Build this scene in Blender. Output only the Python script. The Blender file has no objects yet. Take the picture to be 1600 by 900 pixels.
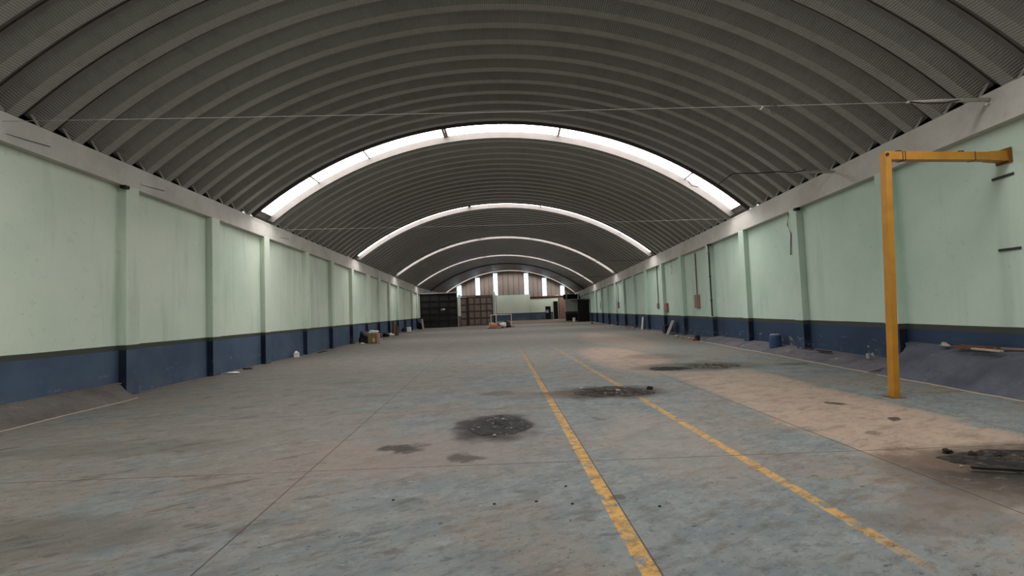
import bpy, math, random
from mathutils import Matrix, Vector
random.seed(7)
scn = bpy.context.scene
COL = scn.collection

# ------------------------------------------------------------------ camera
cam_d = bpy.data.cameras.new('camera')
cam_d.sensor_width = 36.0
cam_d.lens = 750.0 / 1600.0 * 36.0
cam_d.clip_start = 0.05
cam_d.clip_end = 300
cam = bpy.data.objects.new('camera', cam_d)
COL.objects.link(cam)
cam.matrix_world = (Matrix.Translation((0, 0, 1.4184)) @
                    Matrix.Rotation(math.pi / 2 + 0.0468, 4, 'X') @ Matrix.Rotation(-0.0377, 4, 'Z'))
scn.camera = cam

# ------------------------------------------------------------------ light
SKYLIGHT_E = 10.0       # radiance of the translucent roof lights (overcast daylight behind them)
WINDOW_E = 1.9         # gable windows
scn.view_settings.view_transform = 'Standard'
scn.view_settings.look = 'None'
scn.view_settings.exposure = 0.22
scn.view_settings.gamma = 1.0
scn.view_settings.use_curve_mapping = False
world = bpy.data.worlds.new('overcast_sky')
scn.world = world
world.use_nodes = True
world.node_tree.nodes['Background'].inputs[0].default_value = (0.80, 0.88, 1.0, 1)
world.node_tree.nodes['Background'].inputs[1].default_value = 1.0

# ------------------------------------------------------------------ hall shape (metres)
Y0, Y1 = -10.0, 62.4
def xL(y):
    v = -7.4976 - .0295 * y - .000151 * y * y
    if y > 48: v = v + (y - 48) * 0.095
    return v
def xR(y): return 7.0654 + .0275 * y - .000189 * y * y
def zbL(y): return 4.4728 - .0224 * y
def zbR(y): return 4.0487 - .0224 * y
def btL(y): return 4.90 - .0180 * y
def btR(y): return 4.55 - .0197 * y
def apex(y): return 7.52 - .0165 * y
PD = .16               # how far the pilasters stand out of the wall
def wL(y): return xL(y) - PD
def wR(y): return xR(y) + PD

def arch(y):
    """circle through the two springings and the crown: centre, radius, start and end angle"""
    ax, az = xL(y), btL(y)
    bx, bz = xR(y), btR(y)
    cx, cz = (ax + bx) / 2 + .30, apex(y)
    d = 2 * (ax * (bz - cz) + bx * (cz - az) + cx * (az - bz))
    ux = ((ax*ax+az*az)*(bz-cz) + (bx*bx+bz*bz)*(cz-az) + (cx*cx+cz*cz)*(az-bz)) / d
    uz = ((ax*ax+az*az)*(cx-bx) + (bx*bx+bz*bz)*(ax-cx) + (cx*cx+cz*cz)*(bx-ax)) / d
    r = math.hypot(ax - ux, az - uz)
    return ux, uz, r, math.atan2(az - uz, ax - ux), math.atan2(bz - uz, bx - ux)
def arch_pt(y, t, dr=0.0):
    ux, uz, r, a, b = arch(y)
    th = a + (b - a) * t
    return (ux + (r + dr) * math.cos(th), y, uz + (r + dr) * math.sin(th))

# ------------------------------------------------------------------ node helpers
class G:
    def __init__(s, name):
        s.m = bpy.data.materials.new(name)
        s.m.use_nodes = True
        s.t = s.m.node_tree
        s.b = s.t.nodes['Principled BSDF']
    def n(s, k): return s.t.nodes.new(k)
    def set(s, sock, v):
        if isinstance(v, bpy.types.NodeSocket): s.t.links.new(v, sock)
        elif isinstance(v, (tuple, list)) and len(v) == 3 and sock.type == 'RGBA': sock.default_value = (*v, 1)
        else: sock.default_value = v
    def pos(s): return s.n('ShaderNodeNewGeometry').outputs['Position']
    def math(s, op, a, b=0.0, clamp=False):
        x = s.n('ShaderNodeMath'); x.operation = op; x.use_clamp = clamp
        s.set(x.inputs[0], a); s.set(x.inputs[1], b)
        return x.outputs[0]
    def vmath(s, op, a, b):
        x = s.n('ShaderNodeVectorMath'); x.operation = op
        s.set(x.inputs[0], a); s.set(x.inputs[1], b)
        return x.outputs[0]
    def xyz(s, v):
        x = s.n('ShaderNodeSeparateXYZ'); s.set(x.inputs[0], v)
        return x.outputs[0], x.outputs[1], x.outputs[2]
    def noise(s, vec, scale, detail=4.0, rough=0.55, stretch=None, dist=0.0):
        if stretch: vec = s.vmath('MULTIPLY', vec, stretch)
        x = s.n('ShaderNodeTexNoise')
        s.set(x.inputs['Vector'], vec); x.inputs['Scale'].default_value = scale
        x.inputs['Detail'].default_value = detail; x.inputs['Roughness'].default_value = rough
        x.inputs['Distortion'].default_value = dist
        return x.outputs['Fac']
    def ramp(s, v, lo, hi):
        x = s.n('ShaderNodeMapRange'); x.interpolation_type = 'SMOOTHSTEP'
        s.set(x.inputs[0], v); x.inputs[1].default_value = lo; x.inputs[2].default_value = hi
        return x.outputs[0]
    def mix(s, f, a, b):
        x = s.n('ShaderNodeMix'); x.data_type = 'RGBA'
        s.set(x.inputs[0], f); s.set(x.inputs[6], a); s.set(x.inputs[7], b)
        return x.outputs[2]
    def mul(s, a, b): return s.math('MULTIPLY', a, b)
    def bump(s, h, strength=.3, dist=.02):
        x = s.n('ShaderNodeBump'); x.inputs['Strength'].default_value = strength
        x.inputs['Distance'].default_value = dist
        s.set(x.inputs['Height'], h); s.t.links.new(x.outputs[0], s.b.inputs['Normal'])
    def out(s, col, rough=.8, metal=0.0, spec=.3):
        s.set(s.b.inputs['Base Color'], col); s.set(s.b.inputs['Roughness'], rough)
        s.set(s.b.inputs['Metallic'], metal); s.b.inputs['Specular IOR Level'].default_value = spec
        return s.m
def lin(r, g, b):
    f = lambda c: (c / 255 / 12.92) if c / 255 <= .04045 else ((c / 255 + .055) / 1.055) ** 2.4
    return (f(r), f(g), f(b))
def simple(name, rgb, rough=.8, metal=0.0, var=.25, scale=8.0, spec=.3, bump=.15):
    g = G(name); c = lin(*rgb)
    n = g.noise(g.pos(), scale, 5)
    g.out(g.mix(g.ramp(n, .3, .75), c, tuple(x * (1 - var) for x in c)), rough, metal, spec)
    if bump: g.bump(n, bump, .01)
    return g.m

# ------------------------------------------------------------------ materials
def paint_wall(name, border, side, navy=False):
    g = G(name); p = g.pos(); x, y, z = g.xyz(p)
    n1 = g.noise(p, .35, 5, .6); n2 = g.noise(p, 6, 5, .65); n3 = g.noise(p, 1.6, 4, .6, (1, .9, .12))
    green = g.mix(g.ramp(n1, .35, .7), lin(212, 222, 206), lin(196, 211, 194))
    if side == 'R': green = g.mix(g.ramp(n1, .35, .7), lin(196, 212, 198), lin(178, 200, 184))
    green = g.mix(g.mul(g.ramp(n3, .52, .68), .3), green, lin(150, 168, 150))
    green = g.mix(g.mul(g.ramp(n2, .58, .72), .16), green, lin(140, 150, 135))
    chips = g.noise(p, 22, 3, .5)
    green = g.mix(g.mul(g.ramp(chips, .70, .74), .4), green, lin(110, 118, 108))
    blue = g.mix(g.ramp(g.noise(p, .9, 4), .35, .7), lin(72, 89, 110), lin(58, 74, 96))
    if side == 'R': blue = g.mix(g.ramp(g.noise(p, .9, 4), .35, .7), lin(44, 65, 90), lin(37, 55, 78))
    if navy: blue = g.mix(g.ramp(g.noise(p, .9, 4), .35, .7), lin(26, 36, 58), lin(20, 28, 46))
    # wear near the floor: grey render and white efflorescence
    wear = g.noise(p, 2.2, 6, .7)
    low = g.math('SUBTRACT', 1.0, g.ramp(z, .1, .55))
    blue = g.mix(g.mul(g.ramp(wear, .5, .62), g.mul(low, .55)), blue, lin(92, 92, 98))
    eff = g.mul(g.ramp(g.noise(p, 5, 6, .75, (1, .6, 1.6)), .60, .66), g.math('SUBTRACT', 1.0, g.ramp(z, .35, .62)))
    blue = g.mix(g.mul(eff, .55 if side == 'R' else .2), blue, lin(188, 190, 192))
    wob = g.math('ADD', z, g.math('MULTIPLY', g.math('SUBTRACT', g.noise(p, .8, 3), .5), .02))
    band = g.ramp(wob, border - .105, border - .095)
    col = g.mix(band, blue, lin(62, 66, 60))
    up = g.ramp(wob, border - .004, border + .004)
    col = g.mix(up, col, green)
    g.bump(g.math('ADD', g.noise(p, 3, 6, .6), g.mul(n2, .5)), .18, .02)
    return g.out(col, .62, 0, .35)
M = {}
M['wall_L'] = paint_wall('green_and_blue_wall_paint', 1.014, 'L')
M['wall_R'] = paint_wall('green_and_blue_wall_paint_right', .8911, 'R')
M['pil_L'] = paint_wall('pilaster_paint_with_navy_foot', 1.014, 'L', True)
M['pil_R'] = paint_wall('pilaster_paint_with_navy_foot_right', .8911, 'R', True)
M['wall_E'] = paint_wall('green_and_blue_partition_paint', 1.05, 'L')

def roof_mat():
    g = G('galvanised_roof_panel'); p = g.pos()
    a = g.n('ShaderNodeAttribute'); a.attribute_name = 'arc'      # metres round the arch
    s, dy, _ = g.xyz(a.outputs['Vector'])
    wav = g.math('SINE', g.math('MULTIPLY', s, 2 * math.pi / .042))
    # crimps across the pan and most of the web, none by the seam
    dist = g.math('ABSOLUTE', g.math('SUBTRACT', dy, .30))
    inner = g.math('SUBTRACT', 1.0, g.ramp(dist, .235, .25))
    h = g.mul(wav, inner)
    n = g.noise(p, .5, 5, .6)
    n2 = g.noise(p, 4, 4, .6)
    c = g.mix(g.ramp(n, .3, .75), lin(146, 142, 138), lin(132, 128, 124))
    strip = g.math('SUBTRACT', 1.0, g.ramp(g.math('ABSOLUTE', g.math('SUBTRACT', dy, .285)), .085, .10))
    c = g.mix(g.mul(strip, .75), c, lin(182, 179, 175))                           # light caught by the flat pan, painted in as a brighter strip
    c = g.mix(g.mul(g.mul(g.ramp(wav, -.4, .8), inner), .42), c, lin(86, 83, 80))     # shading of the crimps, put into the colour as dark stripes
    c = g.mix(g.mul(g.ramp(n2, .5, .8), .3), c, lin(100, 94, 88))
    seam = g.math('SUBTRACT', 1.0, g.ramp(g.math('SUBTRACT', .30, dist), .008, .02))
    c = g.mix(seam, c, lin(30, 28, 27))
    g.bump(h, .5, .008)
    return g.out(c, .31, .45, .5)
M['roof'] = roof_mat()
M['roof_edge'] = simple('bright_panel_end', (190, 188, 182), .4, .5)

def emit(name, col, e, dirt=.25):
    g = G(name); p = g.pos()
    n = g.noise(p, 1.2, 4)
    c = g.mix(g.mul(g.ramp(n, .45, .8), dirt), col, tuple(k * .62 for k in col))
    g.out((.7, .7, .7), .5)
    g.set(g.b.inputs['Emission Color'], c)
    g.b.inputs['Emission Strength'].default_value = e
    return g.m
M['pane'] = emit('translucent_roof_sheet', (1.0, .985, .96), SKYLIGHT_E, .1)
M['pane_end'] = emit('gable_window_glass', (.45, .62, .74), WINDOW_E, .1)
M['curb_metal'] = simple('pale_skylight_upstand', (96, 90, 87), .6, 0, .15, 3)
M['bar'] = simple('dark_glazing_bar', (70, 64, 58), .6)
M['rust_stain'] = simple('stained_glazing_bar', (150, 128, 96), .8)
def conc(name, a, b, scale=2.0, sp=.6):
    g = G(name); p = g.pos()
    n = g.noise(p, scale, 7, .65); s = g.noise(p, 14, 4, .6)
    c = g.mix(g.ramp(n, .35, .7), lin(*a), lin(*b))
    c = g.mix(g.mul(g.ramp(s, sp, .72), .35), c, tuple(k * .45 for k in lin(*b)))
    g.bump(g.math('ADD', n, g.mul(s, .4)), .5, .02)
    return g.out(c, .85, 0, .2)
M['beam'] = conc('bare_concrete_beam', (202, 198, 191), (180, 175, 168), .8, .64)
def curb_mat(name, a, b, white):
    g = G(name); p = g.pos(); x, y, z = g.xyz(p)
    n = g.noise(p, 1.6, 7, .65); s = g.noise(p, 9, 5, .7)
    c = g.mix(g.ramp(n, .35, .7), lin(*a), lin(*b))
    c = g.mix(g.mul(g.ramp(s, .55, .7), .4), c, tuple(k * .5 for k in lin(*b)))
    w = g.noise(p, 3.2, 5, .7, (.5, 1, .5))
    c = g.mix(g.mul(g.ramp(w, .63, .70), white), c, lin(190, 188, 184))
    e = g.math('SUBTRACT', 1.0, g.ramp(z, .004, .014))          # dusty foot
    c = g.mix(g.mul(e, .8), c, lin(176, 158, 136))
    g.bump(g.math('ADD', n, g.mul(s, .6)), .9, .03)
    return g.out(c, .85, 0, .2)
M['curb_L'] = curb_mat('brown_grey_concrete_fillet', (104, 98, 94), (84, 78, 76), .15)
M['curb_R'] = curb_mat('dark_grey_concrete_fillet', (88, 90, 100), (70, 72, 82), .2)
M['curb_R2'] = curb_mat('mottled_grey_concrete_fillet', (106, 102, 106), (84, 82, 90), .55)

def floor_mat():
    g = G('worn_painted_concrete'); p = g.pos(); x, y, z = g.xyz(p)
    warp = g.n('ShaderNodeTexNoise'); g.set(warp.inputs['Vector'], p)
    warp.inputs['Scale'].default_value = 2.2; warp.inputs['Detail'].default_value = 6
    warp.inputs['Roughness'].default_value = .68
    wv = g.vmath('SUBTRACT', warp.outputs['Color'], (.5, .5, .5))
    pw = g.vmath('ADD', p, g.vmath('MULTIPLY', wv, (.9, .9, 0)))
    wx, wy, _ = g.xyz(pw)
    rot = g.n('ShaderNodeVectorRotate'); rot.rotation_type = 'Z_AXIS'
    g.set(rot.inputs['Vector'], p); rot.inputs['Angle'].default_value = -.5
    pr = rot.outputs[0]
    def ell(cx, cy, rx, ry, lo=1.0, hi=.6, sx=None, sy=None):
        sx = sx or wx; sy = sy or wy
        a = g.math('POWER', g.math('ABSOLUTE', g.math('DIVIDE', g.math('SUBTRACT', sx, cx), rx)), 2.0)
        b = g.math('POWER', g.math('ABSOLUTE', g.math('DIVIDE', g.math('SUBTRACT', sy, cy), ry)), 2.0)
        return g.math('SUBTRACT', 1.0, g.ramp(g.math('ADD', a, b), hi, lo))
    teal = lin(128, 133, 133); teal2 = lin(112, 122, 126); dust = lin(130, 123, 116)
    brown = lin(104, 95, 87); bare = lin(176, 154, 138)
    n1 = g.noise(p, .55, 7, .68); n2 = g.noise(p, 2.4, 8, .72); n3 = g.noise(pr, 2.0, 7, .7, (.9, 3.2, 1))
    n4 = g.noise(p, 14, 5, .7)
    c = g.mix(g.ramp(n2, .42, .58), teal, teal2)
    # dust film, stronger to the left and far away
    d = g.math('ADD', n1, g.math('ADD', g.math('MULTIPLY', g.ramp(x, 1.0, -4.5), .10), g.math('MULTIPLY', g.ramp(y, 6, 28), .16)))
    c = g.mix(g.mul(g.ramp(d, .48, .60), .9), c, dust)
    c = g.mix(g.mul(g.ramp(n3, .51, .64), .6), c, brown)
    bl = g.noise(g.vmath('ADD', pr, (7, 3, 0)), 1.7, 7, .75, (.9, 2.6, 1))
    c = g.mix(g.mul(g.ramp(bl, .54, .66), g.math('ADD', g.mul(g.ramp(x, 2.0, -3.0), .72), .2)), c, lin(68, 63, 57))
    lt = g.noise(g.vmath('ADD', p, (17, 5, 0)), 3.5, 8, .75, (1, 1.4, 1))
    c = g.mix(g.mul(g.ramp(lt, .54, .66), .35), c, lin(158, 163, 164))
    fine = g.noise(g.vmath('ADD', pr, (31, 9, 0)), 9, 9, .8, (.8, 1.6, 1))
    c = g.mix(g.mul(g.ramp(fine, .50, .60), .50), c, lin(80, 75, 70))
    fine2 = g.noise(g.vmath('ADD', pr, (3, 29, 0)), 13, 9, .8, (.8, 1.8, 1))
    c = g.mix(g.mul(g.ramp(fine2, .53, .66), .30), c, lin(176, 172, 166))
    c = g.mix(g.mul(g.ramp(g.math('ADD', x, g.mul(n1, 4)), 4.0, -2.0), .22), c, lin(100, 94, 87))
    # bare salmon strips on the right where the paint has gone
    m1 = g.math('MULTIPLY', g.ramp(wx, 2.95, 3.25), g.math('SUBTRACT', 1.0, g.ramp(wx, 4.75, 5.2)))
    m1 = g.math('MULTIPLY', m1, g.ramp(wy, 3.4, 4.6))
    m1 = g.math('MULTIPLY', m1, g.math('SUBTRACT', 1.0, g.ramp(wy, 9.4, 11.0)))
    m2 = ell(3.0, 13.5, 1.15, 4.4, 1.2, .3); m2b = ell(4.3, 21, 1.6, 7, 1.2, .2)
    m3 = g.mul(ell(3.6, 3.0, 1.6, 1.8, 1.2, .2), .5)
    mm = g.math('MAXIMUM', m1, g.math('MAXIMUM', m2, g.math('MAXIMUM', g.mul(m2b, .7), m3)))
    bc = g.mix(g.ramp(n2, .35, .7), bare, lin(158, 140, 126))
    bc = g.mix(g.mul(g.ramp(fine, .48, .64), .4), bc, lin(120, 102, 88))
    bc = g.mix(g.mul(g.ramp(n3, .50, .62), .6), bc, lin(132, 112, 98))
    c = g.mix(g.mul(mm, g.ramp(g.math('ADD', n2, g.mul(mm, .22)), .50, .66)), c, bc)
    pk = ell(1.5, 5.2, .8, 1.6, 1.2, .1)
    c = g.mix(g.mul(pk, .4), c, lin(150, 134, 122))
    pk2 = ell(-1.0, 5.0, 1.5, 1.0, 1.3, .1)
    c = g.mix(g.mul(pk2, .5), c, lin(136, 118, 110))
    far = g.math('MULTIPLY', g.ramp(y, 44, 52), g.ramp(x, -3.0, -1.0))
    c = g.mix(g.mul(far, .8), c, lin(134, 110, 90))
    # yellow lane lines, rubbed away
    def line(off, slope, w, wear_lo, wear_hi, nearcut):
        lx = g.math('ADD', g.math('MULTIPLY', y, -slope), off)
        dd = g.math('ABSOLUTE', g.math('SUBTRACT', g.math('ADD', x, g.math('MULTIPLY', g.math('SUBTRACT', n4, .5), .02)), lx))
        msk = g.math('SUBTRACT', 1.0, g.ramp(dd, w - .006, w + .004))
        wr = g.ramp(g.math('ADD', g.noise(p, 7, 7, .75), g.math('MULTIPLY', g.ramp(y, 6.5, 20), -.13)), wear_lo, wear_hi)
        if nearcut: wr = g.math('MULTIPLY', wr, g.ramp(g.math('ADD', y, g.mul(n2, .8)), 2.7, 3.6))
        return g.math('MULTIPLY', msk, wr)
    yel = g.mix(g.ramp(fine, .44, .6), lin(204, 160, 88), lin(150, 116, 66))
    c = g.mix(line(.755, .0295, .052, .40, .50, False), c, yel)
    c = g.mix(g.mul(line(2.23, .043, .048, .36, .50, True), .9), c, yel)
    # saw-cut joints
    def joint(off, slope, w=.0065):
        lx = g.math('ADD', g.math('MULTIPLY', y, -slope), off)
        return g.math('SUBTRACT', 1.0, g.ramp(g.math('ABSOLUTE', g.math('SUBTRACT', x, lx)), w * .5, w))
    j = g.math('MAXIMUM', joint(-1.73, .0475, .008), g.math('MAXIMUM', joint(.812, .0295), joint(3.31, .032, .010)))
    j = g.math('MAXIMUM', j, g.mul(joint(5.15, .012, .012), .6))
    yy = g.math('ABSOLUTE', g.math('SUBTRACT', g.math('PINGPONG', g.math('SUBTRACT', y, 4.52 - 2.53 * 8), 1.265), 0.0))
    jt = g.math('SUBTRACT', 1.0, g.ramp(yy, .004, .009))
    j = g.math('MAXIMUM', j, jt)
    j = g.mul(j, g.ramp(g.noise(p, 1.5, 4), .2, .45))
    jc = g.mix(g.ramp(n1, .4, .6), lin(66, 50, 44), lin(84, 52, 46))
    c = g.mix(g.mul(j, .85), c, jc)
    pv = g.vmath('ADD', p, g.vmath('MULTIPLY', wv, (.7, .7, 0)))
    vx, vy, _ = g.xyz(pv)
    # oil and damp stains
    for cx, cy, rx, ry, k, col in [(-1.19, 5.19, .24, .15, 1.0, (52, 44, 38)), (-.53, 4.80, .16, .14, .9, (70, 60, 54)),
            (-.28, 8.35, .26, .22, .6, (72, 62, 56)), (4.33, 6.53, .13, .12, .9, (50, 42, 36)), (4.41, 5.63, .12, .07, .9, (54, 44, 38)),
            (3.70, 5.10, .09, .06, .6, (80, 66, 54)), (6.15, 10.7, .30, .18, .8, (62, 60, 50)), (.66, 3.66, .06, .06, .7, (70, 58, 40)),
            (-.26, 5.98, .48, .66, 1.0, (66, 54, 50)), (-.26, 6.05, .42, .5, 1.0, (26, 22, 21)), (1.55, 8.1, .9, .58, 1.0, (60, 50, 43)), (.75, 8.2, .4, .2, .7, (80, 66, 58)), (.35, 8.05, .6, .35, .5, (104, 84, 72)),
            (4.1, 10.95, 1.35, .75, .9, (82, 76, 66)), (3.9, 13.4, .8, .7, .5, (92, 78, 66)), (4.5, 3.85, 1.45, .72, 1.0, (70, 57, 47)), (4.65, 3.93, 1.15, .46, 1.0, (40, 33, 27)), (3.55, 4.2, .3, .25, .6, (110, 88, 74)),
            (3.0, 3.4, .35, .22, .5, (92, 76, 66)), (2.6, 3.1, .5, .2, .4, (92, 80, 72)), (5.5, 5.0, .3, .2, .3, (120, 100, 84)),
            (-3.6, 3.3, 1.2, .35, .45, (74, 72, 64)), (-4.6, 5.6, 1.5, .3, .35, (80, 76, 68)), (-2.6, 8.6, .5, .16, .5, (86, 80, 74)),
            (-3.5, 10.4, .4, .16, .5, (84, 78, 72)), (-.9, 10.5, .3, .2, .35, (90, 84, 78)), (1.05, 6.2, .05, .05, .5, (60, 54, 50))]:
        c = g.mix(g.mul(g.mul(ell(cx, cy, rx, ry, 1.6, .5, vx, vy), g.ramp(fine, .76, .50)), k), c, lin(*col))
    for i in range(3):                 # small dark flecks and scratches
        f = g.noise(g.vmath('ADD', p, (i * 11.3, i * 5.1, 0)), [26, 11, 5][i], 2, .5, [(1, 1, 1), (1, 2.2, 1), (.8, 1.8, 1)][i])
        c = g.mix(g.mul(g.ramp(f, [.70, .69, .69][i], [.73, .72, .76][i]), [.75, .7, .45][i]), c, lin(52, 47, 43))
    c = g.vmath('MULTIPLY', c, (.83, .82, .80))
    g.bump(g.math('ADD', g.math('ADD', g.mul(n2, .5), g.mul(n4, .25)), g.mul(j, -1.2)), .35, .012)
    return g.out(c, g.math('ADD', g.mul(n2, .35), .42), 0, .32)
M['floor'] = floor_mat()
M['yellow'] = simple('yellow_gantry_paint', (188, 130, 40), .45, 0, .22, 5, .4, .05)
M['yellow_dark'] = simple('rusty_plate', (120, 82, 40), .7)
M['black_line'] = simple('dark_clamp_mark', (78, 56, 46), .6)
M['wire'] = simple('pale_cable', (150, 147, 142), .6, 0, .1, 8, .3, 0)
M['wire_dark'] = simple('dark_cable', (48, 44, 42), .6, 0, .1, 8, .3, 0)
M['batten'] = simple('whitewashed_batten', (190, 182, 172), .7)
M['steel_dark'] = simple('weathered_dark_steel', (66, 62, 58), .6, .3)
M['gate_black'] = simple('black_gate_sheet', (44, 42, 40), .55, 0, .35, 1.2)
M['gate_rib'] = simple('black_gate_rib', (24, 23, 23), .5)
M['gate_brown'] = simple('brown_gate_sheet', (118, 102, 94), .6, .1, .3, 1.5)
M['gate_brown_rib'] = simple('brown_gate_rib', (66, 54, 50), .6)
M['gable'] = simple('brown_grey_gable_sheet', (140, 128, 120), .7, 0, .12, .6)
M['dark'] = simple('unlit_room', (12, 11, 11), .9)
M['brick'] = simple('red_brown_brick', (146, 112, 98), .9, 0, .35, 6)
M['rail_red'] = simple('brown_red_steel', (98, 66, 58), .7)
M['white'] = simple('white_paint_metal', (206, 206, 202), .6, 0, .12)
M['pale_green'] = simple('pale_green_paint', (196, 208, 192), .7, 0, .1)
M['panel_brown'] = simple('brown_box_cover', (150, 122, 110), .7)
M['cardboard'] = simple('brown_cardboard', (150, 124, 88), .9)
M['card_pink'] = simple('pinkish_cardboard_side', (206, 158, 146), .9)
M['label'] = simple('paper_label', (206, 196, 176), .9)
M['cloth_white'] = simple('white_cloth', (222, 220, 220), .9, 0, .1)
M['cloth_dark'] = simple('dark_plastic_bag', (34, 32, 40), .5)
M['wood'] = simple('weathered_wood', (132, 112, 96), .9)
M['wood_red'] = simple('red_brown_wood', (112, 70, 56), .9)
M['wood_pale'] = simple('pale_wood', (184, 164, 140), .9)
M['grey_board'] = simple('grey_board', (142, 140, 138), .9)
M['orange'] = simple('orange_red_timber', (190, 96, 66), .8)
M['blue_paint'] = simple('blue_painted_stump', (58, 78, 112), .7, 0, .3, 9)
M['stone'] = simple('pale_stone', (168, 162, 152), .9, 0, .3, 20)
M['stone_dark'] = simple('dark_stone', (44, 38, 34), .9, 0, .3, 20)
M['red'] = simple('red_plastic', (150, 40, 32), .6)
M['kerb'] = simple('pale_concrete_kerb', (186, 176, 160), .9)
M['bluesign'] = simple('pale_blue_poster', (150, 150, 200), .8)

def rubble_mat(name, a, b, wet=.6, pale=(150, 144, 132)):
    g = G(name); p = g.pos()
    v = g.n('ShaderNodeTexVoronoi'); g.set(v.inputs['Vector'], p); v.inputs['Scale'].default_value = 32
    n = g.noise(p, 12, 6, .75)
    c = g.mix(g.ramp(n, .38, .62), lin(*a), lin(*b))
    c = g.mix(g.ramp(v.outputs['Color'], .80, .92), c, lin(*pale))
    big = g.n('ShaderNodeTexVoronoi'); g.set(big.inputs['Vector'], p); big.inputs['Scale'].default_value = 14
    c = g.mix(g.ramp(big.outputs['Color'], .45, .7), c, tuple(k * .4 for k in lin(*b)))
    g.bump(g.math('ADD', v.outputs['Distance'], n), .9, .03)
    return g.out(c, wet, 0, .4)
M['rub1'] = rubble_mat('black_grey_rubble', (46, 42, 39), (9, 8, 7))
M['rub2'] = rubble_mat('brown_rubble', (78, 66, 56), (34, 27, 23), .8)
M['rub3'] = rubble_mat('green_grey_rubble', (106, 104, 90), (56, 50, 44), .8)
M['rub4'] = rubble_mat('dark_earth', (56, 46, 37), (18, 15, 12), .8, (88, 78, 66))

# ------------------------------------------------------------------ mesh helpers
class MB:
    def __init__(s): s.v, s.f, s.mi = [], [], []
    def face(s, *idx, m=0): s.f.append(idx); s.mi.append(m)
    def add(s, vs, fs, m=0):
        k = len(s.v); s.v += [tuple(v) for v in vs]
        for f in fs: s.f.append(tuple(i + k for i in f)); s.mi.append(m)
    def box(s, x0, x1, y0, y1, z0, z1, m=0, rot=0.0, c=None, tilt=None):
        vs = [Vector((x, y, z)) for z in (z0, z1) for y in (y0, y1) for x in (x0, x1)]
        c = Vector(c) if c else Vector(((x0+x1)/2, (y0+y1)/2, z0))
        if tilt: R = Matrix.Rotation(tilt[0], 3, tilt[1]); vs = [c + R @ (v - c) for v in vs]
        if rot: R = Matrix.Rotation(rot, 3, 'Z'); vs = [c + R @ (v - c) for v in vs]
        s.add(vs, [(0, 2, 3, 1), (4, 5, 7, 6), (0, 1, 5, 4), (2, 6, 7, 3), (0, 4, 6, 2), (1, 3, 7, 5)], m)
    def tube(s, pts, r, n=8, m=0):
        pts = [Vector(p) for p in pts]; k = len(s.v); N = len(pts)
        for i, p in enumerate(pts):
            d = (pts[min(i+1, N-1)] - pts[max(i-1, 0)]).normalized()
            u = d.cross(Vector((0, 0, 1)))
            if u.length < .05: u = d.cross(Vector((0, 1, 0)))
            u.normalize(); w = d.cross(u)
            rr = r[i] if isinstance(r, (list, tuple)) else r
            for j in range(n):
                a = 2 * math.pi * j / n
                s.v.append(tuple(p + (u * math.cos(a) + w * math.sin(a)) * rr))
        for i in range(N - 1):
            for j in range(n):
                s.face(k+i*n+j, k+i*n+(j+1) % n, k+(i+1)*n+(j+1) % n, k+(i+1)*n+j, m=m)
        s.face(*[k+j for j in range(n)][::-1], m=m); s.face(*[k+(N-1)*n+j for j in range(n)], m=m)
    def grid(s, rows, m=0, mf=None):
        k = len(s.v); n = len(rows[0])
        for r in rows: s.v += [tuple(p) for p in r]
        for i in range(len(rows) - 1):
            for j in range(n - 1):
                s.face(k+i*n+j, k+i*n+j+1, k+(i+1)*n+j+1, k+(i+1)*n+j, m=mf(i, j) if mf else m)
    def build(s, name, mats, parent=None, smooth=False, bevel=0.0, origin=None):
        me = bpy.data.meshes.new(name)
        o3 = Vector(origin) if origin else Vector((0, 0, 0))
        me.from_pydata([tuple(Vector(v) - o3) for v in s.v], [], s.f)
        for mm in (mats if isinstance(mats, (list, tuple)) else [mats]): me.materials.append(mm)
        me.polygons.foreach_set('material_index', s.mi)
        if smooth: me.polygons.foreach_set('use_smooth', [True] * len(me.polygons))
        me.update()
        o = bpy.data.objects.new(name, me); COL.objects.link(o)
        if parent: o.parent = parent; o.location = o3 - parent.location
        else: o.location = o3
        if bevel:
            b = o.modifiers.new('bevel', 'BEVEL'); b.width = bevel; b.segments = 2; b.limit_method = 'ANGLE'
        return o
def tag(o, label=None, cat=None, group=None, kind=None):
    if label: o['label'] = label
    if cat: o['category'] = cat
    if group: o['group'] = group
    if kind: o['kind'] = kind
    return o
def thing(name, loc, label, cat, group=None):
    o = bpy.data.objects.new(name, None); COL.objects.link(o); o.location = loc; o.empty_display_size = .2
    return tag(o, label, cat, group)
def struct(o, label, cat='structure'):
    return tag(o, label, cat, None, 'structure')

# ------------------------------------------------------------------ floor
b = MB(); b.box(-13, 12, Y0 - .5, Y1 + 3, -.25, 0)
struct(b.build('floor', M['floor']), 'worn grey blue painted concrete floor with faded yellow lane lines', 'floor')

# ------------------------------------------------------------------ long walls
ys = [Y0 + i * (Y1 - Y0) / 60 for i in range(61)]
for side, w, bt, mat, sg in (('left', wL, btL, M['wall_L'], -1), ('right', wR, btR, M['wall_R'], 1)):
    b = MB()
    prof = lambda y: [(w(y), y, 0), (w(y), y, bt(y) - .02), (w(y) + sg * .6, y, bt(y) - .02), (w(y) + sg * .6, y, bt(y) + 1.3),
                      (w(y) + sg * .75, y, bt(y) + 1.3), (w(y) + sg * .75, y, 0)]  # outer part above the beam is added to block daylight
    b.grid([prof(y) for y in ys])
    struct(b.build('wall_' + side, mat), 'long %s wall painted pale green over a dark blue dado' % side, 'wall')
# back wall behind the camera
b = MB(); b.box(-8.4, 8.0, Y0 - .2, Y0, 0, 9)
struct(b.build('wall_back', M['wall_L']), 'green and blue end wall behind the viewer', 'wall')

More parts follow.
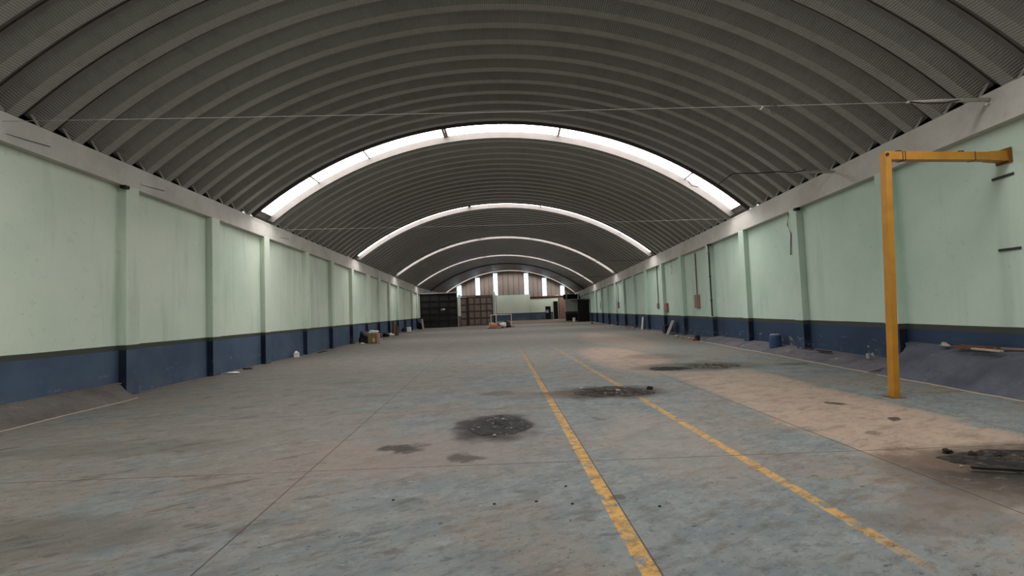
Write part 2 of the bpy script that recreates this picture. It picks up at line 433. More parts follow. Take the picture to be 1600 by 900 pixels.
# ring beams
for k, (w, xx, zb, bt, sg) in enumerate(((wL, xL, zbL, btL, -1), (wR, xR, zbR, btR, 1))):
    b = MB()
    b.grid([[(w(y) + sg * .58, y, zb(y)), (xx(y), y, zb(y)), (xx(y), y, bt(y)), (w(y) + sg * .58, y, bt(y))] for y in ys])
    struct(b.build('trim_%d' % (k + 1), M['beam']), 'bare concrete ring beam on top of the %s wall' % ('left', 'right')[k], 'beam')

# pilasters
PIL_L = [-5.3, -2.3, .7, 3.7, 6.7, 9.69, 12.64, 15.51, 18.92, 21.89, 24.98, 28.0, 30.92, 33.89, 36.96, 40.05, 43.46, 46.4]
PIL_R = [-5.9, -2.9, .1, 3.1, 6.1 - 0.02, 9.14, 12.26, 15.26, 18.11, 21.37, 24.33, 27.51, 30.51, 33.51, 36.46, 39.79, 42.69, 45.8, 48.8]
PIL_R.remove(6.1 - 0.02)
PIL_L.remove(6.7)
tn = 3
for side, ps, xx, zb, mat, sg in (('left', PIL_L, xL, zbL, M['wall_L'], -1), ('right', PIL_R, xR, zbR, M['wall_R'], 1)):
    for i, y in enumerate(ps):
        wd = .62 if abs(y - 28.0) < .1 and side == 'left' else .34
        b = MB(); x = xx(y)
        b.box(min(x, x + sg * .3), max(x, x + sg * .3), y, y + wd, 0, zb(y) + .01)
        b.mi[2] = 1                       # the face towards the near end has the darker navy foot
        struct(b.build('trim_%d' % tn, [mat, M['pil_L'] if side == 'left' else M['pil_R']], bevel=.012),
               'green and blue painted pilaster standing out of the %s wall %s' % (side, '%d bays from the near end' % i), 'pilaster')
        tn += 1

# sloped concrete fillets at the foot of the walls
def fillet(y_a, y_b, w, sg, h, wd, mat, label, amp=.02, step=.12, taper=True):
    global tn
    b = MB(); rows = []; n = max(4, int((y_b - y_a) / step))
    rnd = random.Random(int(y_a * 100) + 5)
    off = [0.0]
    for i in range(n + 1): off.append(off[-1] * .8 + rnd.uniform(-1, 1) * amp)
    for i in range(n + 1):
        y = y_a + (y_b - y_a) * i / n
        e = 1.0
        if taper: e = min(1, (y_b - y) / .30 + .12)
        hh = h(y) + off[i] * .35; ww = wd(y) * (0.3 + .7 * e) + off[i]
        row = []
        for k in range(9):
            t = k / 8
            px = w(y) - sg * (t * ww)
            zz = hh * (1 - t) * (1 + .25 * math.sin(t * math.pi))
            if k == 0: zz = hh + .02; px = w(y) + sg * .02
            if k == 1: zz = hh; px = w(y) - sg * .10
            row.append((px, y + (0), zz + (rnd.uniform(-1, 1) * amp * .25 if 0 < k < 8 else 0)))
        row[-1] = (row[-1][0], y, -.004)
        rows.append(row)
    b.grid(rows)
    for r_, fl in ((rows[0], 1), (rows[-1], -1)):
        k = len(b.v); b.v += r_; b.v.append((w(r_[0][1]), r_[0][1], -.004)); b.face(*range(k, k + len(r_) + 1))
    o = b.build('trim_%d' % tn, mat, smooth=True); tn += 1
    return struct(o, label, 'kerb')
fillet(Y0, 9.66, wL, -1, lambda y: .26, lambda y: .66, M['curb_L'], 'brown grey concrete fillet at the foot of the near left wall')
fillet(Y0, 9.10, wR, 1, lambda y: .53 if y > 0 else .5, lambda y: .84 + .004 * y, M['curb_R'], 'tall dark concrete fillet at the foot of the near right wall', .018)
fillet(9.10, 12.3, wR, 1, lambda y: .165, lambda y: .86 - .03 * (y - 9.1), M['curb_R2'], 'low mottled concrete fillet beyond the yellow post', .018, taper=False)
fillet(12.3, 18.5, wR, 1, lambda y: .165, lambda y: .76 - .01 * (y - 12.3), M['curb_R2'], 'low mottled concrete fillet along the right wall by the blue stump', .02)
fillet(18.9, 34.0, wR, 1, lambda y: .06, lambda y: .34, M['curb_R2'], 'crumbling low edge at the foot of the far right wall', .03, .15)

# ------------------------------------------------------------------ roof
SKY = [(-5.1, -4.1), (4.1, 5.3), (14.8, 15.98), (25.2, 26.2), (35.4, 36.3), (45.6, 46.5), (60.5, 61.4)]
NA = 96
PROF = [(0, .24), (.008, .185), (.02, .18), (.19, .0), (.38, .0), (.58, .18), (.592, .185), (.6, .24)]
b = MB(); arcs = []
def roof_run(a, c):
    n = max(1, round((c - a) / .6)); sc = (c - a) / (n * .6)
    rows = []
    for k in range(n):
        for q, (dy, dr) in enumerate(PROF):
            if q == 0 and k: continue
            y = a + (k * .6 + dy) * sc
            ux, uz, r, t0, t1 = arch(y)
            rows.append([arch_pt(y, j / NA, dr) for j in range(NA + 1)])
            for j in range(NA + 1): arcs.append((abs(t1 - t0) * r * j / NA, dy, 0))
    b.grid(rows)
# seam stations carry dy 0 (or 0.6): give both ends the same look
prev = Y0
for (s0, s1) in SKY:
    roof_run(prev, s0); prev = s1
roof_run(prev, Y1 + .1)
ceil = b.build('ceiling', M['roof'])
at = ceil.data.attributes.new('arc', 'FLOAT_VECTOR', 'POINT')
at.data.foreach_set('vector', [c for a_ in arcs for c in a_])
struct(ceil, 'dark grey arched roof of ribbed galvanised steel panels', 'ceiling')
# unseen outer skin, added to keep daylight out above the ribs
b = MB()
prev = Y0 - .3
for (s0, s1) in SKY + [(Y1 + 2.5, 0)]:
    n = max(2, int((s0 - prev) / 2))
    b.grid([[arch_pt(prev + (s0 - prev) * i / n, -.04 + 1.08 * j / 40, .34) for j in range(41)] for i in range(n + 1)])
    prev = s1
struct(b.build('trim_%d' % tn, M['steel_dark']), 'outer skin of the arched roof', 'roof'); tn += 1

# pale folded ends of the panels, standing at the beam under each seam
b = MB()
prev = Y0
for (s0, s1) in SKY + [(Y1, 0)]:
    a, c = prev, s0
    n = max(1, round((c - a) / .6)); sc = (c - a) / (n * .6)
    for k in range(n):
        for t in (0.0, 1.0):
            dt = .004 if t == 0 else -.004
            y0_, y1_ = a + (k * .6 + .10) * sc, a + (k * .6 + .015) * sc
            jit = random.uniform(-.02, .02)
            p = [arch_pt(y0_ + jit, t, -.005), arch_pt(y0_ + .05 + jit, t, -.005), arch_pt(y1_ + .05 + jit, t + dt, .14), arch_pt(y1_ + jit, t + dt, .14)]
            q = [arch_pt(v[1], t + dt * 1.2, .0) for v in p]
            k0 = len(b.v); b.v += p; b.v += [(v[0] + (.012 if t == 0 else -.012), v[1], v[2] + .012) for v in p]
            for f in ((0, 1, 2, 3), (7, 6, 5, 4), (0, 4, 5, 1), (1, 5, 6, 2), (2, 6, 7, 3), (3, 7, 4, 0)): b.face(*[k0 + i for i in f])
    prev = s1
struct(b.build('trim_%d' % tn, M['roof_edge']), 'pale folded panel ends along both ring beams', 'roof edge'); tn += 1

# dark ring near the gable
b = MB()
b.grid([[arch_pt(y, j / NA, dr) for j in range(NA + 1)] for (y, dr) in ((53.0, .1), (53.0, -.06), (53.25, -.06), (53.25, .1))])
struct(b.build('trim_%d' % tn, M['gate_rib']), 'dark steel arch rib near the far gable', 'rib'); tn += 1

# skylights
wn = 1
NAMES = ['behind the viewer', 'above the viewer', 'nearest in view', 'second from the front', 'third from the front', 'fourth from the front', 'at the far gable']
CUTS = [.012, .125, .235, .39, .395, .615, .88, .988]
for si, (s0, s1) in enumerate(SKY):
    mid = arch_pt((s0 + s1) / 2, .5)
    root = bpy.data.objects.new('window_%d' % wn, None); COL.objects.link(root); root.location = mid
    wn += 1
    struct(root, 'curved white roof light across the hall, %s' % NAMES[si], 'skylight')
    dp = .20
    # upstand: two side walls, two ends
    b = MB()
    for ya, yb, dr2 in ((s0, s0 + .03, dp), (s1 - .03, s1, dp)):
        b.grid([[arch_pt(y, j / NA, dr) for j in range(NA + 1)] for (y, dr) in ((ya, dr2 + .08), (ya, -.012), (yb, -.012), (yb, dr2 + .08))])
    for t0, t1 in ((0, .012), (.988, 1)):
        b.grid([[arch_pt(y, t, dp - .01) for t in (t0, t1)] for y in (s0 + .03, s1 - .03)])
        b.grid([[arch_pt(y, t, -.01) for t in (t0, (t0 + t1) / 2)] if t0 == 0 else [arch_pt(y, t, -.01) for t in ((t0 + t1) / 2, t1)] for y in (s0 + .03, s1 - .03)])
    b.build('window_frame', M['curb_metal'], root)
    segs = [(CUTS[i], CUTS[i + 1]) for i in range(len(CUTS) - 1) if CUTS[i + 1] - CUTS[i] > .01]
    for (t0, t1) in segs:
        b = MB(); n = max(3, int((t1 - t0) * NA))
        b.grid([[arch_pt(y, t0 + (t1 - t0) * j / n, dp + dd) for j in range(n + 1)] for y, dd in ((s0 + .03, 0), (s1 - .03, 0))])
        b.build('pane', M['pane'], root)
    for i, t in enumerate(CUTS[1:-1]):
        wide = .0026 if i not in (2, 3, 4) else .004
        b = MB()
        b.grid([[arch_pt(y, t + s_ * wide / 2, dp + d_) for (s_, d_) in ((-1, .0), (-1, -.02), (1, -.02), (1, .0))] for y in (s0 + .03, s1 - .03)])
        b.build('glazing_bar', M['rust_stain'] if i in (2, 3, 4) else M['bar'], root)

# ------------------------------------------------------------------ gable wall with windows
GY = 62.4
WIN = [(-7.19, -6.57, 3.41, 4.93), (-4.75, -4.17, 3.47, 5.83), (-2.41, -1.85, 3.47, 6.33), (1.60, 2.16, 3.40, 6.2), (3.94, 4.50, 3.16, 5.50), (6.26, 6.82, 3.15, 4.42)]
b = MB()
xs = sorted(set([-9.4, 9.0] + [v for w_ in WIN for v in w_[:2]]))
for i in range(len(xs) - 1):
    a, c = xs[i], xs[i + 1]
    w_ = next((w_ for w_ in WIN if abs(w_[0] - a) < 1e-6), None)
    if w_:
        b.box(a, c, GY, GY + .1, 0, w_[2]); b.box(a, c, GY, GY + .1, w_[3], 8)
    else:
        b.box(a, c, GY, GY + .1, 0, 8)
        n = int((c - a) / .8)
        for k in range(1, n + 1):
            xx_ = a + (c - a) * k / (n + 1)
            b.box(xx_ - .02, xx_ + .02, GY - .03, GY, 2.9, 8, m=1)
struct(b.build('wall_front', [M['gable'], M['gate_brown']]), 'brown grey sheeted gable wall with six tall windows', 'wall')
for i, (a, c, z0, z1) in enumerate(WIN):
    root = bpy.data.objects.new('window_%d' % wn, None); COL.objects.link(root); root.location = ((a + c) / 2, GY, z0); wn += 1
    struct(root, 'tall narrow gable window, %s from the left' % ('first', 'second', 'third', 'fourth', 'fifth', 'sixth')[i], 'window')
    b = MB(); b.box(a, c, GY + .05, GY + .06, z0, z1); b.build('pane', M['pane_end'], root)
    b = MB(); b.box(a - .05, a, GY - .04, GY + .06, z0, z1); b.box(c, c + .05, GY - .04, GY + .06, z0, z1); b.box(a - .05, c + .05, GY - .04, GY + .06, z0 - .05, z0)
    n = int((z1 - z0) / .8)
    for k in range(1, n + 1):
        z = z0 + (z1 - z0) * k / (n + 1); b.box(a, c, GY, GY + .05, z - .02, z + .02)
    b.build('window_frame', M['grey_board'], root)

# ------------------------------------------------------------------ far end: gates, partitions, doors
def gate(name, x0, x1, y, z1, cols, rows, sheet, rib, label, extra=None):
    t = thing(name, ((x0 + x1) / 2, y, 0), label, 'gate')
    b = MB(); b.box(x0, x1, y, y + .06, .03, z1); b.build('sheet', sheet, t)
    for i in range(cols + 1):
        x = min(max(x0 + (x1 - x0) * i / cols, x0 + .05), x1 - .05)
        b = MB(); b.box(x - .05, x + .05, y - .07, y - .001, .03, z1); b.build('upright', rib, t)
    for i in range(rows + 1):
        z = .08 + (z1 - .13) * i / rows
        b = MB(); b.box(x0, x1, y - .06, y - .001, z - .045, z + .045); b.build('rail', rib, t)
    return t
g1 = gate('steel_gate', -9.05, -5.42, 47.0, 3.33, 4, 5, M['gate_black'], M['gate_rib'], 'black steel gate with a grid of ribs closing off the left corner')
b = MB(); b.box(-6.85, -6.62, 46.88, 46.93, 1.72, 1.86); b.box(-6.98, -6.94, 46.88, 46.93, 1.68, 1.86)
b.build('small_plate', M['white'], g1)
b = MB(); b.box(-9.05, -5.35, 46.85, 47.1, 3.345, 3.42)
tag(b.build('gate_track', M['grey_board']), 'thin grey steel track above the black gate', 'track')
g2 = gate('steel_gate', -4.63, -2.06, 50.0, 3.0, 4, 4, M['gate_brown'], M['gate_brown_rib'], 'weathered brown steel gate with a grid of thin ribs')
b = MB(); b.box(-4.73, -4.64, 49.9, 50.1, 0, 3.0)
struct(b.build('trim_%d' % tn, M['gate_rib']), 'dark post between the two leaves of the brown gate', 'post'); tn += 1
g3 = gate('steel_gate', -5.5, -4.74, 49.95, 2.95, 1, 4, M['gate_brown'], M['gate_brown_rib'], 'narrow brown gate leaf between the pale column and the wide brown gate')
b = MB(); b.box(-5.5, -2.06, 49.9, 50.1, 3.03, 3.14)
tag(b.build('gate_track', M['rail_red']), 'brown steel track above the brown gate', 'track')
b = MB(); b.box(-5.34, -5.10, 46.9, 47.15, 1.05, 3.14)
b.box(-5.30, -5.12, 46.93, 47.12, 0, 1.05, m=1)
struct(b.build('trim_%d' % tn, [M['pale_green'], M['gate_brown']]), 'pale column between the black gate and the brown gate', 'column'); tn += 1
b = MB(); b.box(-2.05, -1.83, 50.2, 50.5, 1.05, 3.46); b.box(-2.03, -1.85, 50.2, 50.45, 0, 1.05, m=1)
struct(b.build('trim_%d' % tn, [M['pale_green'], M['gate_rib']]), 'pale green column right of the brown gate', 'column'); tn += 1
b = MB(); b.tube([(-1.77, 49.9, 0), (-1.77, 49.9, 3.2)], .05, 10)
tag(b.build('pole', M['white']), 'slim white pole beside the pale green column right of the brown gate', 'pole')
# white rail frame by the junk pile
t = thing('rail_frame', (-1.2, 49.3, 0), 'low white tubular rail standing behind the junk pile', 'rail')
b = MB(); b.tube([(-2.3, 49.3, 1.02), (-.15, 49.3, 1.02)], .035); b.build('top_rail', M['white'], t)
for x in (-2.27, -.18):
    b = MB(); b.tube([(x, 49.3, 0), (x, 49.3, 1.0)], .03); b.build('leg', M['white'], t)

b = MB(); b.box(-2.06, 2.27, 61.9, 62.0, 0, 3.42)
struct(b.build('wall_partition', M['wall_E']), 'tall green and blue partition in the middle of the far end', 'wall')
b = MB()
for a, c, z0, z1 in ((2.27, 4.2, 0, 2.8), (4.2, 4.9, 1.78, 2.8), (4.9, 5.2, 0, 2.8), (5.2, 5.9, 2.4, 2.8)):
    b.box(a, c, 62.1, 62.2, z0, z1)
struct(b.build('wall_far', M['wall_E']), 'lower green and blue wall with two doorways at the far right', 'wall')
b = MB(); b.box(6.0, 7.05, 62.05, 62.2, 0, 2.8)
struct(b.build('wall_brick', M['brick']), 'red brown brick pier right of the tall doorway', 'wall')
b = MB(); b.box(2.27, 7.05, 62.1, 62.2, 2.8, 3.0, m=0); b.box(2.27, 7.1, 62.0, 62.15, 3.0, 3.12, m=1)
struct(b.build('trim_%d' % tn, [M['brick'], M['rail_red']]), 'brown steel lintel over the far green wall', 'beam'); tn += 1
b = MB(); b.box(5.5, 6.0, 62.02, 62.14, 3.12, 3.19)
tag(b.build('white_board', M['white']), 'small white board lying on the brown lintel below the gable windows', 'board')
for i, (a, c, z1) in enumerate(((4.2, 4.9, 1.78), (5.2, 5.9, 2.4))):
    root = bpy.data.objects.new('door_%d' % (i + 1), None); COL.objects.link(root); root.location = (a, 62.1, 0)
    struct(root, ('low dark doorway with a pale blue notice', 'tall dark doorway beside the brick pier')[i], 'door')
    b = MB(); b.box(a, c, 62.17, 62.2, 0.02, z1); b.build('door_leaf', M['dark'], root)  # black sheet stands in for the unlit room behind the doorway
    if i == 0:
        b = MB(); b.box(a + .08, a + .42, 62.15, 62.165, .95, 1.32); b.build('notice', M['bluesign'], root)
    else:
        for q in (a + .0, c - .05):
            b = MB(); b.box(q, q + .05, 62.05, 62.17, 0, z1); b.build('door_jamb', M['white'], root)
b = MB(); b.box(-2.0, 7.1, 61.5, 61.88, 0, .10)
struct(b.build('trim_%d' % tn, M['kerb']), 'pale concrete kerb in front of the far partitions', 'kerb'); tn += 1
b = MB(); b.box(5.2, 5.9, 61.2, 61.48, 0, .10)
tag(b.build('doorstep', M['white']), 'pale doorstep slab in front of the tall dark doorway', 'step')
# right side corner room and its dark doorway
b = MB(); b.box(6.30, 8.3, 56, 56.15, .80, 2.5); b.box(6.12, 6.30, 55.95, 56.2, .80, 2.5)
b.box(6.15, 8.3, 56.02, 56.15, 0, .80, m=1)
struct(b.build('wall_corner', [M['wall_E'], M['gate_black']]), 'green panel wall over a dark base at the far right corner', 'wall')
root = bpy.data.objects.new('door_3', None); COL.objects.link(root); root.location = (7.1, 50, 0)
struct(root, 'wide black doorway in the far right corner', 'door')
b = MB(); b.box(6.80, 7.95, 50.0, 50.08, .0, 2.22); b.build('door_leaf', M['dark'], root)  # black sheet painted as the darkness inside the doorway
b = MB(); b.box(6.74, 6.80, 49.98, 50.1, 0, 2.28); b.build('door_jamb', M['gate_rib'], root)
b = MB(); b.tube([(6.44, 57, 2.56), (6.44, 57, 3.5)], .07)
tag(b.build('pole', M['white']), 'short white post rising above the green corner panel', 'pole')
b = MB(); b.box(6.1, 8.1, 56, 57.5, 2.5, 2.56); b.box(6.1, 8.3, 57.4, 57.5, 2.56, 3.1); b.box(6.7, 8.0, 50, 56, 2.28, 2.34)
struct(b.build('trim_%d' % tn, M['gate_rib']), 'dark slab and recess over the far right corner room', 'slab'); tn += 1
for x, l in ((7.0, 'left'), (7.3, 'middle'), (7.6, 'right')):
    b = MB(); b.tube([(x, 51.1, 2.34), (x, 51.1, 2.85)], .05)
    tag(b.build('pipe_stub', M['pale_green']), '%s one of three short pale pipes above the far right doorway' % l, 'pipe', 'pipe stubs over the far right corner')
t = thing('paint_bucket', (6.35, 50.2, 0), 'pale round bucket on the floor before the far right corner', 'bucket')
b = MB(); b.tube([(6.35, 50.2, 0), (6.35, 50.2, .42)], [.13, .16], 14); b.build('body', M['white'], t)
b = MB(); b.tube([(6.35 + .17 * math.cos(a), 50.2, .42 + .12 * math.sin(a)) for a in [i * math.pi / 8 for i in range(9)]], .012, 6); b.build('handle', M['steel_dark'], t)

# junk pile on a pallet
t = thing('pallet', (-1.5, 40.0, 0), 'low orange timber pallet at the far end beneath a white sack', 'pallet')
b = MB()
for k in range(5): b.box(-2.2, -.6, 39.5 + k * .22, 39.64 + k * .22, .10, .13)
b.build('deck', M['wood_pale'], t)
for x in (-2.15, -1.45, -.75):
    b = MB(); b.box(x, x + .1, 39.45, 40.6, 0, .10); b.build('bearer', M['orange'], t)
b = MB(); b.box(-1.95, -1.2, 39.5, 39.9, .13, .28)
tag(b.build('timber_block', M['orange'], bevel=.02), 'orange red block of timber on the low pallet', 'timber')

# ------------------------------------------------------------------ irregular lumps (stones, bags, rubble)
def lump(name, loc, size, mat, label, cat, seed=1, group=None, sub=2, rough=.25, kind=None, parent=None):
    rnd = random.Random(seed)
    import bmesh
    bm = bmesh.new(); bmesh.ops.create_icosphere(bm, subdivisions=sub, radius=1)
    ph = [rnd.uniform(0, 6.28) for _ in range(6)]
    for v in bm.verts:
        p = v.co
        k = 1 + rough * (math.sin(p.x * 3 + ph[0]) * math.cos(p.y * 4 + ph[1]) + .6 * math.sin(p.z * 5 + ph[2] + p.x * 2)) + rnd.uniform(-1, 1) * rough * .25
        v.co = Vector((p.x * size[0] * k, p.y * size[1] * k, max(-size[2] * .75, p.z * size[2] * k)))
    mz = min(v.co.z for v in bm.verts)
    for v in bm.verts: v.co.z -= mz
    me = bpy.data.meshes.new(name); bm.to_mesh(me); bm.free(); me.materials.append(mat)
    me.polygons.foreach_set('use_smooth', [sub > 2] * len(me.polygons))
    o = bpy.data.objects.new(name, me); COL.objects.link(o)
    if parent: o.parent = parent; o.location = Vector(loc) - parent.location
    else: o.location = loc; tag(o, label, cat, group, kind)
    return o
lump('white_sack', (-.86, 39.95, .13), (.24, .2, .2), M['cloth_white'], 'crumpled white sack on the orange pallet', 'sack', 3, sub=3)
lump('tarpaulin', (-.75, 40.9, 0), (.55, .35, .30), M['cloth_dark'], 'dark crumpled tarpaulin behind the white sack at the far end', 'tarpaulin', 4, sub=3)
lump('rag_heap', (-1.75, 40.9, 0), (.35, .3, .26), M['wood_pale'], 'pale heap of rags behind the orange pallet', 'rags', 5, sub=3)
b = MB(); b.box(-.9, .1, 41.6, 41.75, 0, .07, tilt=(.02, 'Y'))
tag(b.build('timber_plank', M['wood_red'], bevel=.01), 'dark plank on the floor right of the tarpaulin', 'plank')

def pit(name, cx, cy, rx, ry, h, mat, label, seed, ang=0.0):
    rnd = random.Random(seed); b = MB(); NR, NT = 16, 72
    ph = [rnd.uniform(0, 6.28) for _ in range(5)]
    rows = []
    for i in range(NR + 1):
        r = i / NR; row = []
        for j in range(NT + 1):
            a = 2 * math.pi * j / NT
            ed = 1 + .10 * math.sin(3 * a + ph[0]) + .05 * math.sin(7 * a + ph[1]) + .04 * math.sin(17 * a + ph[2]) + rnd.uniform(-.03, .03) * 0
            x, y = r * rx * ed * math.cos(a), r * ry * ed * math.sin(a)
            xr, yr = x * math.cos(ang) - y * math.sin(ang), x * math.sin(ang) + y * math.cos(ang)
            z = h * (1 - r ** 2) * (.35 + .65 * abs(math.sin(xr * 17 + ph[3]) * math.cos(yr * 15 + ph[4]))) if i < NR else .0
            if 0 < i < NR and j < NT: z += rnd.uniform(0, 1) * h * .45 * (1 - r ** 2)
            row.append([cx + xr, cy + yr, z + .003])
        row[-1] = list(row[0]); rows.append(row)
    for j in range(NT + 1): rows[0][j] = [cx, cy, h * .6]
    b.grid(rows)
    return tag(b.build(name, mat), label, 'rubble patch', None, 'stuff')
pit('rubble_patch', -.22, 6.05, .36, .50, .022, M['rub1'], 'black wet rubble filling the pothole left of the yellow line', 11)
pit('rubble_patch', 1.62, 8.1, .62, .48, .022, M['rub2'], 'brown broken rubble patch lying across the faded second yellow line', 12, -.1)
pit('rubble_patch', 3.42, 10.72, .46, .32, .024, M['rub4'], 'dark end of the long rubble strip before the right wall', 13, -.1)
pit('rubble_patch', 4.45, 10.95, .60, .48, .022, M['rub3'], 'green grey crumbled patch before the right wall', 14, -.15)
pit('rubble_patch', 4.60, 4.0, .90, .40, .022, M['rub4'], 'large dark earth patch at the right edge by the loose bar', 15, -.1)
# loose stones
ST = [(-.30, 6.25, .022, 'stone', 'pale stone in the black pothole rubble'), (-.18, 6.32, .02, 'stone', 'smaller pale stone at the back of the black pothole rubble'),
      (-.26, 5.52, .02, 'stone', 'white chip at the front rim of the black pothole'),
      (1.70, 8.06, .045, 'stone', 'white lump in the middle of the brown rubble patch'), (1.15, 8.45, .035, 'stone', 'pale stone at the left of the brown rubble patch'),
      (2.27, 8.2, .05, 'stone_dark', 'black stone at the right tip of the brown rubble patch'),
      (3.83, 4.36, .04, 'stone_dark', 'black lump at the back of the dark earth patch'), (3.97, 4.27, .035, 'stone_dark', 'black lump right of another on the dark earth patch'),
      (4.12, 4.20, .035, 'stone_dark', 'dark clod in the middle of the dark earth patch'), (4.35, 4.12, .04, 'stone_dark', 'dark clod at the right of the dark earth patch'),
      (3.62, 4.00, .012, 'stone', 'tiny white chip in front of the dark earth patch')]
for i, (x, y, s, m, l) in enumerate(ST):
    lump('stone', (x, y, .004 if s < .03 else .0), (s, s * .8, s * .6), M[m], l, 'stone', 30 + i, sub=2)
b = MB(); b.box(3.60, 3.92, 3.83, 3.865, .022, .042, rot=-.32)
tag(b.build('loose_bar', M['stone_dark'], bevel=.004), 'dark flat bar lying on the dark earth patch', 'bar')
for i, (x, y, l) in enumerate([(-.19, 3.6, 'dark fleck of debris nearest the centre of the floor'), (.12, 3.62, 'dark fleck just right of the centre fleck'), (.38, 3.55, 'dark fleck left of the solid yellow line'),
                               (.37, 3.9, 'dark fleck behind others left of the yellow line'), (.98, 3.45, 'dark fleck right of the solid yellow line'), (-.97, 3.75, 'dark fleck left of the others on the near floor')]):
    lump('debris_crumb', (x, y, 0), (.013, .009, .006), M['stone_dark'], l, 'debris', 60 + i, sub=1)

# ------------------------------------------------------------------ yellow gantry: post, arm, wall plate
t = thing('gantry_post', (5.27, 6.76, 0), 'tall yellow steel post with an arm bolted to the right wall', 'post')
b = MB()
b.box(5.262, 5.35, 6.76, 6.87, .008, 3.49)
o = b.build('post', M['yellow'], t, bevel=.006, origin=(5.306, 6.815, 0))
# lean of the post
o.rotation_euler = (0, math.radians(2.2), 0)
b = MB(); b.box(5.215, 5.395, 6.72, 6.91, 0, .010); b.build('base_plate', M['yellow_dark'], t)
AX, AE = 5.47, wR(7.06) - .02                      # the arm runs slightly away from the viewer to the wall
def ay(x): return 6.765 + (x - AX) / (AE - AX) * .24
def arm_seg(x0, x1, gy, z0, z1, g1=None, z2=None, z3=None):
    g1 = gy if g1 is None else g1; z2 = z0 if z2 is None else z2; z3 = z1 if z3 is None else z3
    b = MB(); v = []
    for x, e, za, zc in ((x0, gy, z0, z1), (x1, g1, z2, z3)):
        v += [(x, ay(x) - e, za), (x, ay(x) + .12 + e, za), (x, ay(x) - e, zc), (x, ay(x) + .12 + e, zc)]
    b.add(v, [(0, 1, 3, 2), (4, 6, 7, 5), (0, 4, 5, 1), (2, 3, 7, 6), (0, 2, 6, 4), (1, 5, 7, 3)])
    return b
arm_seg(AX, AE, 0, 3.365, 3.485).build('arm', M['yellow'], t, bevel=.006)
for x in (5.66, 5.70, 6.84): arm_seg(x, x + .012, .004, 3.361, 3.489).build('clamp_band', M['black_line'], t)
arm_seg(AE - .30, AE - .01, .004, 3.36, 3.49, .02, 3.35, 3.505).build('flared_end', M['yellow'], t)
b = MB(); b.box(AE - .01, AE + .015, 6.95, 7.18, 3.32, 3.54); b.build('wall_plate', M['yellow_dark'], t)
b = MB(); b.tube([(5.418, 6.757, 3.44), (5.418, 6.745, 3.44)], .022, 10); b.build('bolt', M['gate_rib'], t)
for x in (5.60, 6.62):
    b = MB(); b.box(x, x + .07, ay(x) + .03, ay(x) + .06, 3.486, 3.51); b.build('lug', M['steel_dark'], t)

# ------------------------------------------------------------------ fittings on the right wall
for (ya, yb, z, tl, lab) in ((6.95, 7.27, 3.14, -.05, 'upper'), (6.94, 7.26, 2.05, .0, 'lower')):
    b = MB(); x = wR(7.1); b.box(x - .02, x, ya, yb, z - .018, z + .018, tilt=(tl, 'X'))
    tag(b.build('slot_bracket', M['steel_dark']), '%s short dark steel strip on the right wall beyond the yellow arm' % lab, 'bracket')
BX = [(19.9, 1.24, 1.78, .42, 'wide brown electrical box under a cable on the right wall', M['panel_brown'], 3.52, M['wood_red']),
      (24.15, 1.07, 1.49, .34, 'second brown electrical box on the right wall, beside a pilaster', M['panel_brown'], None, None),
      (25.6, 1.2, 1.52, .12, 'slim grey switch box with a long cable on the right wall', M['grey_board'], 3.5, M['steel_dark']),
      (36.0, 1.28, 1.75, .25, 'small brown electrical box far along the right wall', M['panel_brown'], 3.0, M['wood_red']),
      (43.6, 1.25, 1.9, .30, 'farthest brown electrical box on the right wall', M['panel_brown'], 3.0, M['panel_brown'])]
for (y, z0, z1, wd, lab, m, ct, cm) in BX:
    x = wR(y); t = thing('electrical_box', (x, y, z0), lab, 'electrical box')
    b = MB(); b.box(x - .10, x, y - wd / 2, y + wd / 2, z0, z1); b.build('body', m, t, bevel=.008)
    b = MB(); b.box(x - .112, x - .10, y - wd * .38, y + wd * .38, z0 + .05, z1 - .05); b.build('cover', m, t)
    if ct:
        b = MB(); b.tube([(x - .04, y, z1), (x - .035, y + .01, (z1 + ct) / 2), (x - .04, y, ct)], .022, 6); b.build('conduit', cm, t)
for (y, z0, z1, lab) in ((12.55, 2.6, 3.7, 'short loose cable hanging down the pilaster near the yellow post'), (22.6, 2.85, 3.5, 'short cable hanging between two pilasters on the right wall'),
                         (17.95, 2.9, 3.6, 'bunched pale cable hanging beside the downpipe'), (33.0, 1.6, 3.2, 'thin cable hanging far along the right wall')):
    x = wR(y) - .19
    b = MB(); b.tube([(x, y, z1), (x - .02, y + .04, z1 - .3), (x + .01, y - .03, (z0 + z1) / 2), (x, y + .02, z0)], .012, 6)
    tag(b.build('hanging_cable', M['wire'] if 'pale' in lab else M['steel_dark']), lab, 'cable')
t = thing('downpipe', (xR(18.6) - .02, 18.02, .9), 'dark thin pipe running down the pilaster past the brown box', 'pipe')
b = MB(); b.tube([(xR(18) - .03, 18.05, .92), (xR(18) - .03, 18.05, 3.62)], .03, 8); b.build('pipe', M['steel_dark'], t)
for z in (1.5, 2.4, 3.3):
    b = MB(); b.box(xR(18) - .07, xR(18) + .0, 18.0, 18.10, z, z + .03); b.build('clip', M['steel_dark'], t)
# rusty stubs where beams meet pilasters
for (y, sg, xx, zb, lab) in ((9.69, -1, xL, zbL, 'black stub under the left beam at the nearest pilaster'), (12.26, 1, xR, zbR, 'rusty stub under the right beam at the pilaster with the loose cable'),
                             (18.11, 1, xR, zbR, 'rusty stub under the right beam above the downpipe')):
    b = MB(); x = xx(y); b.box(x - .06, x + .06, y - .10, y + .02, zb(y) - .07, zb(y) - .003)
    tag(b.build('steel_stub', M['gate_rib'], bevel=.01), lab, 'stub')

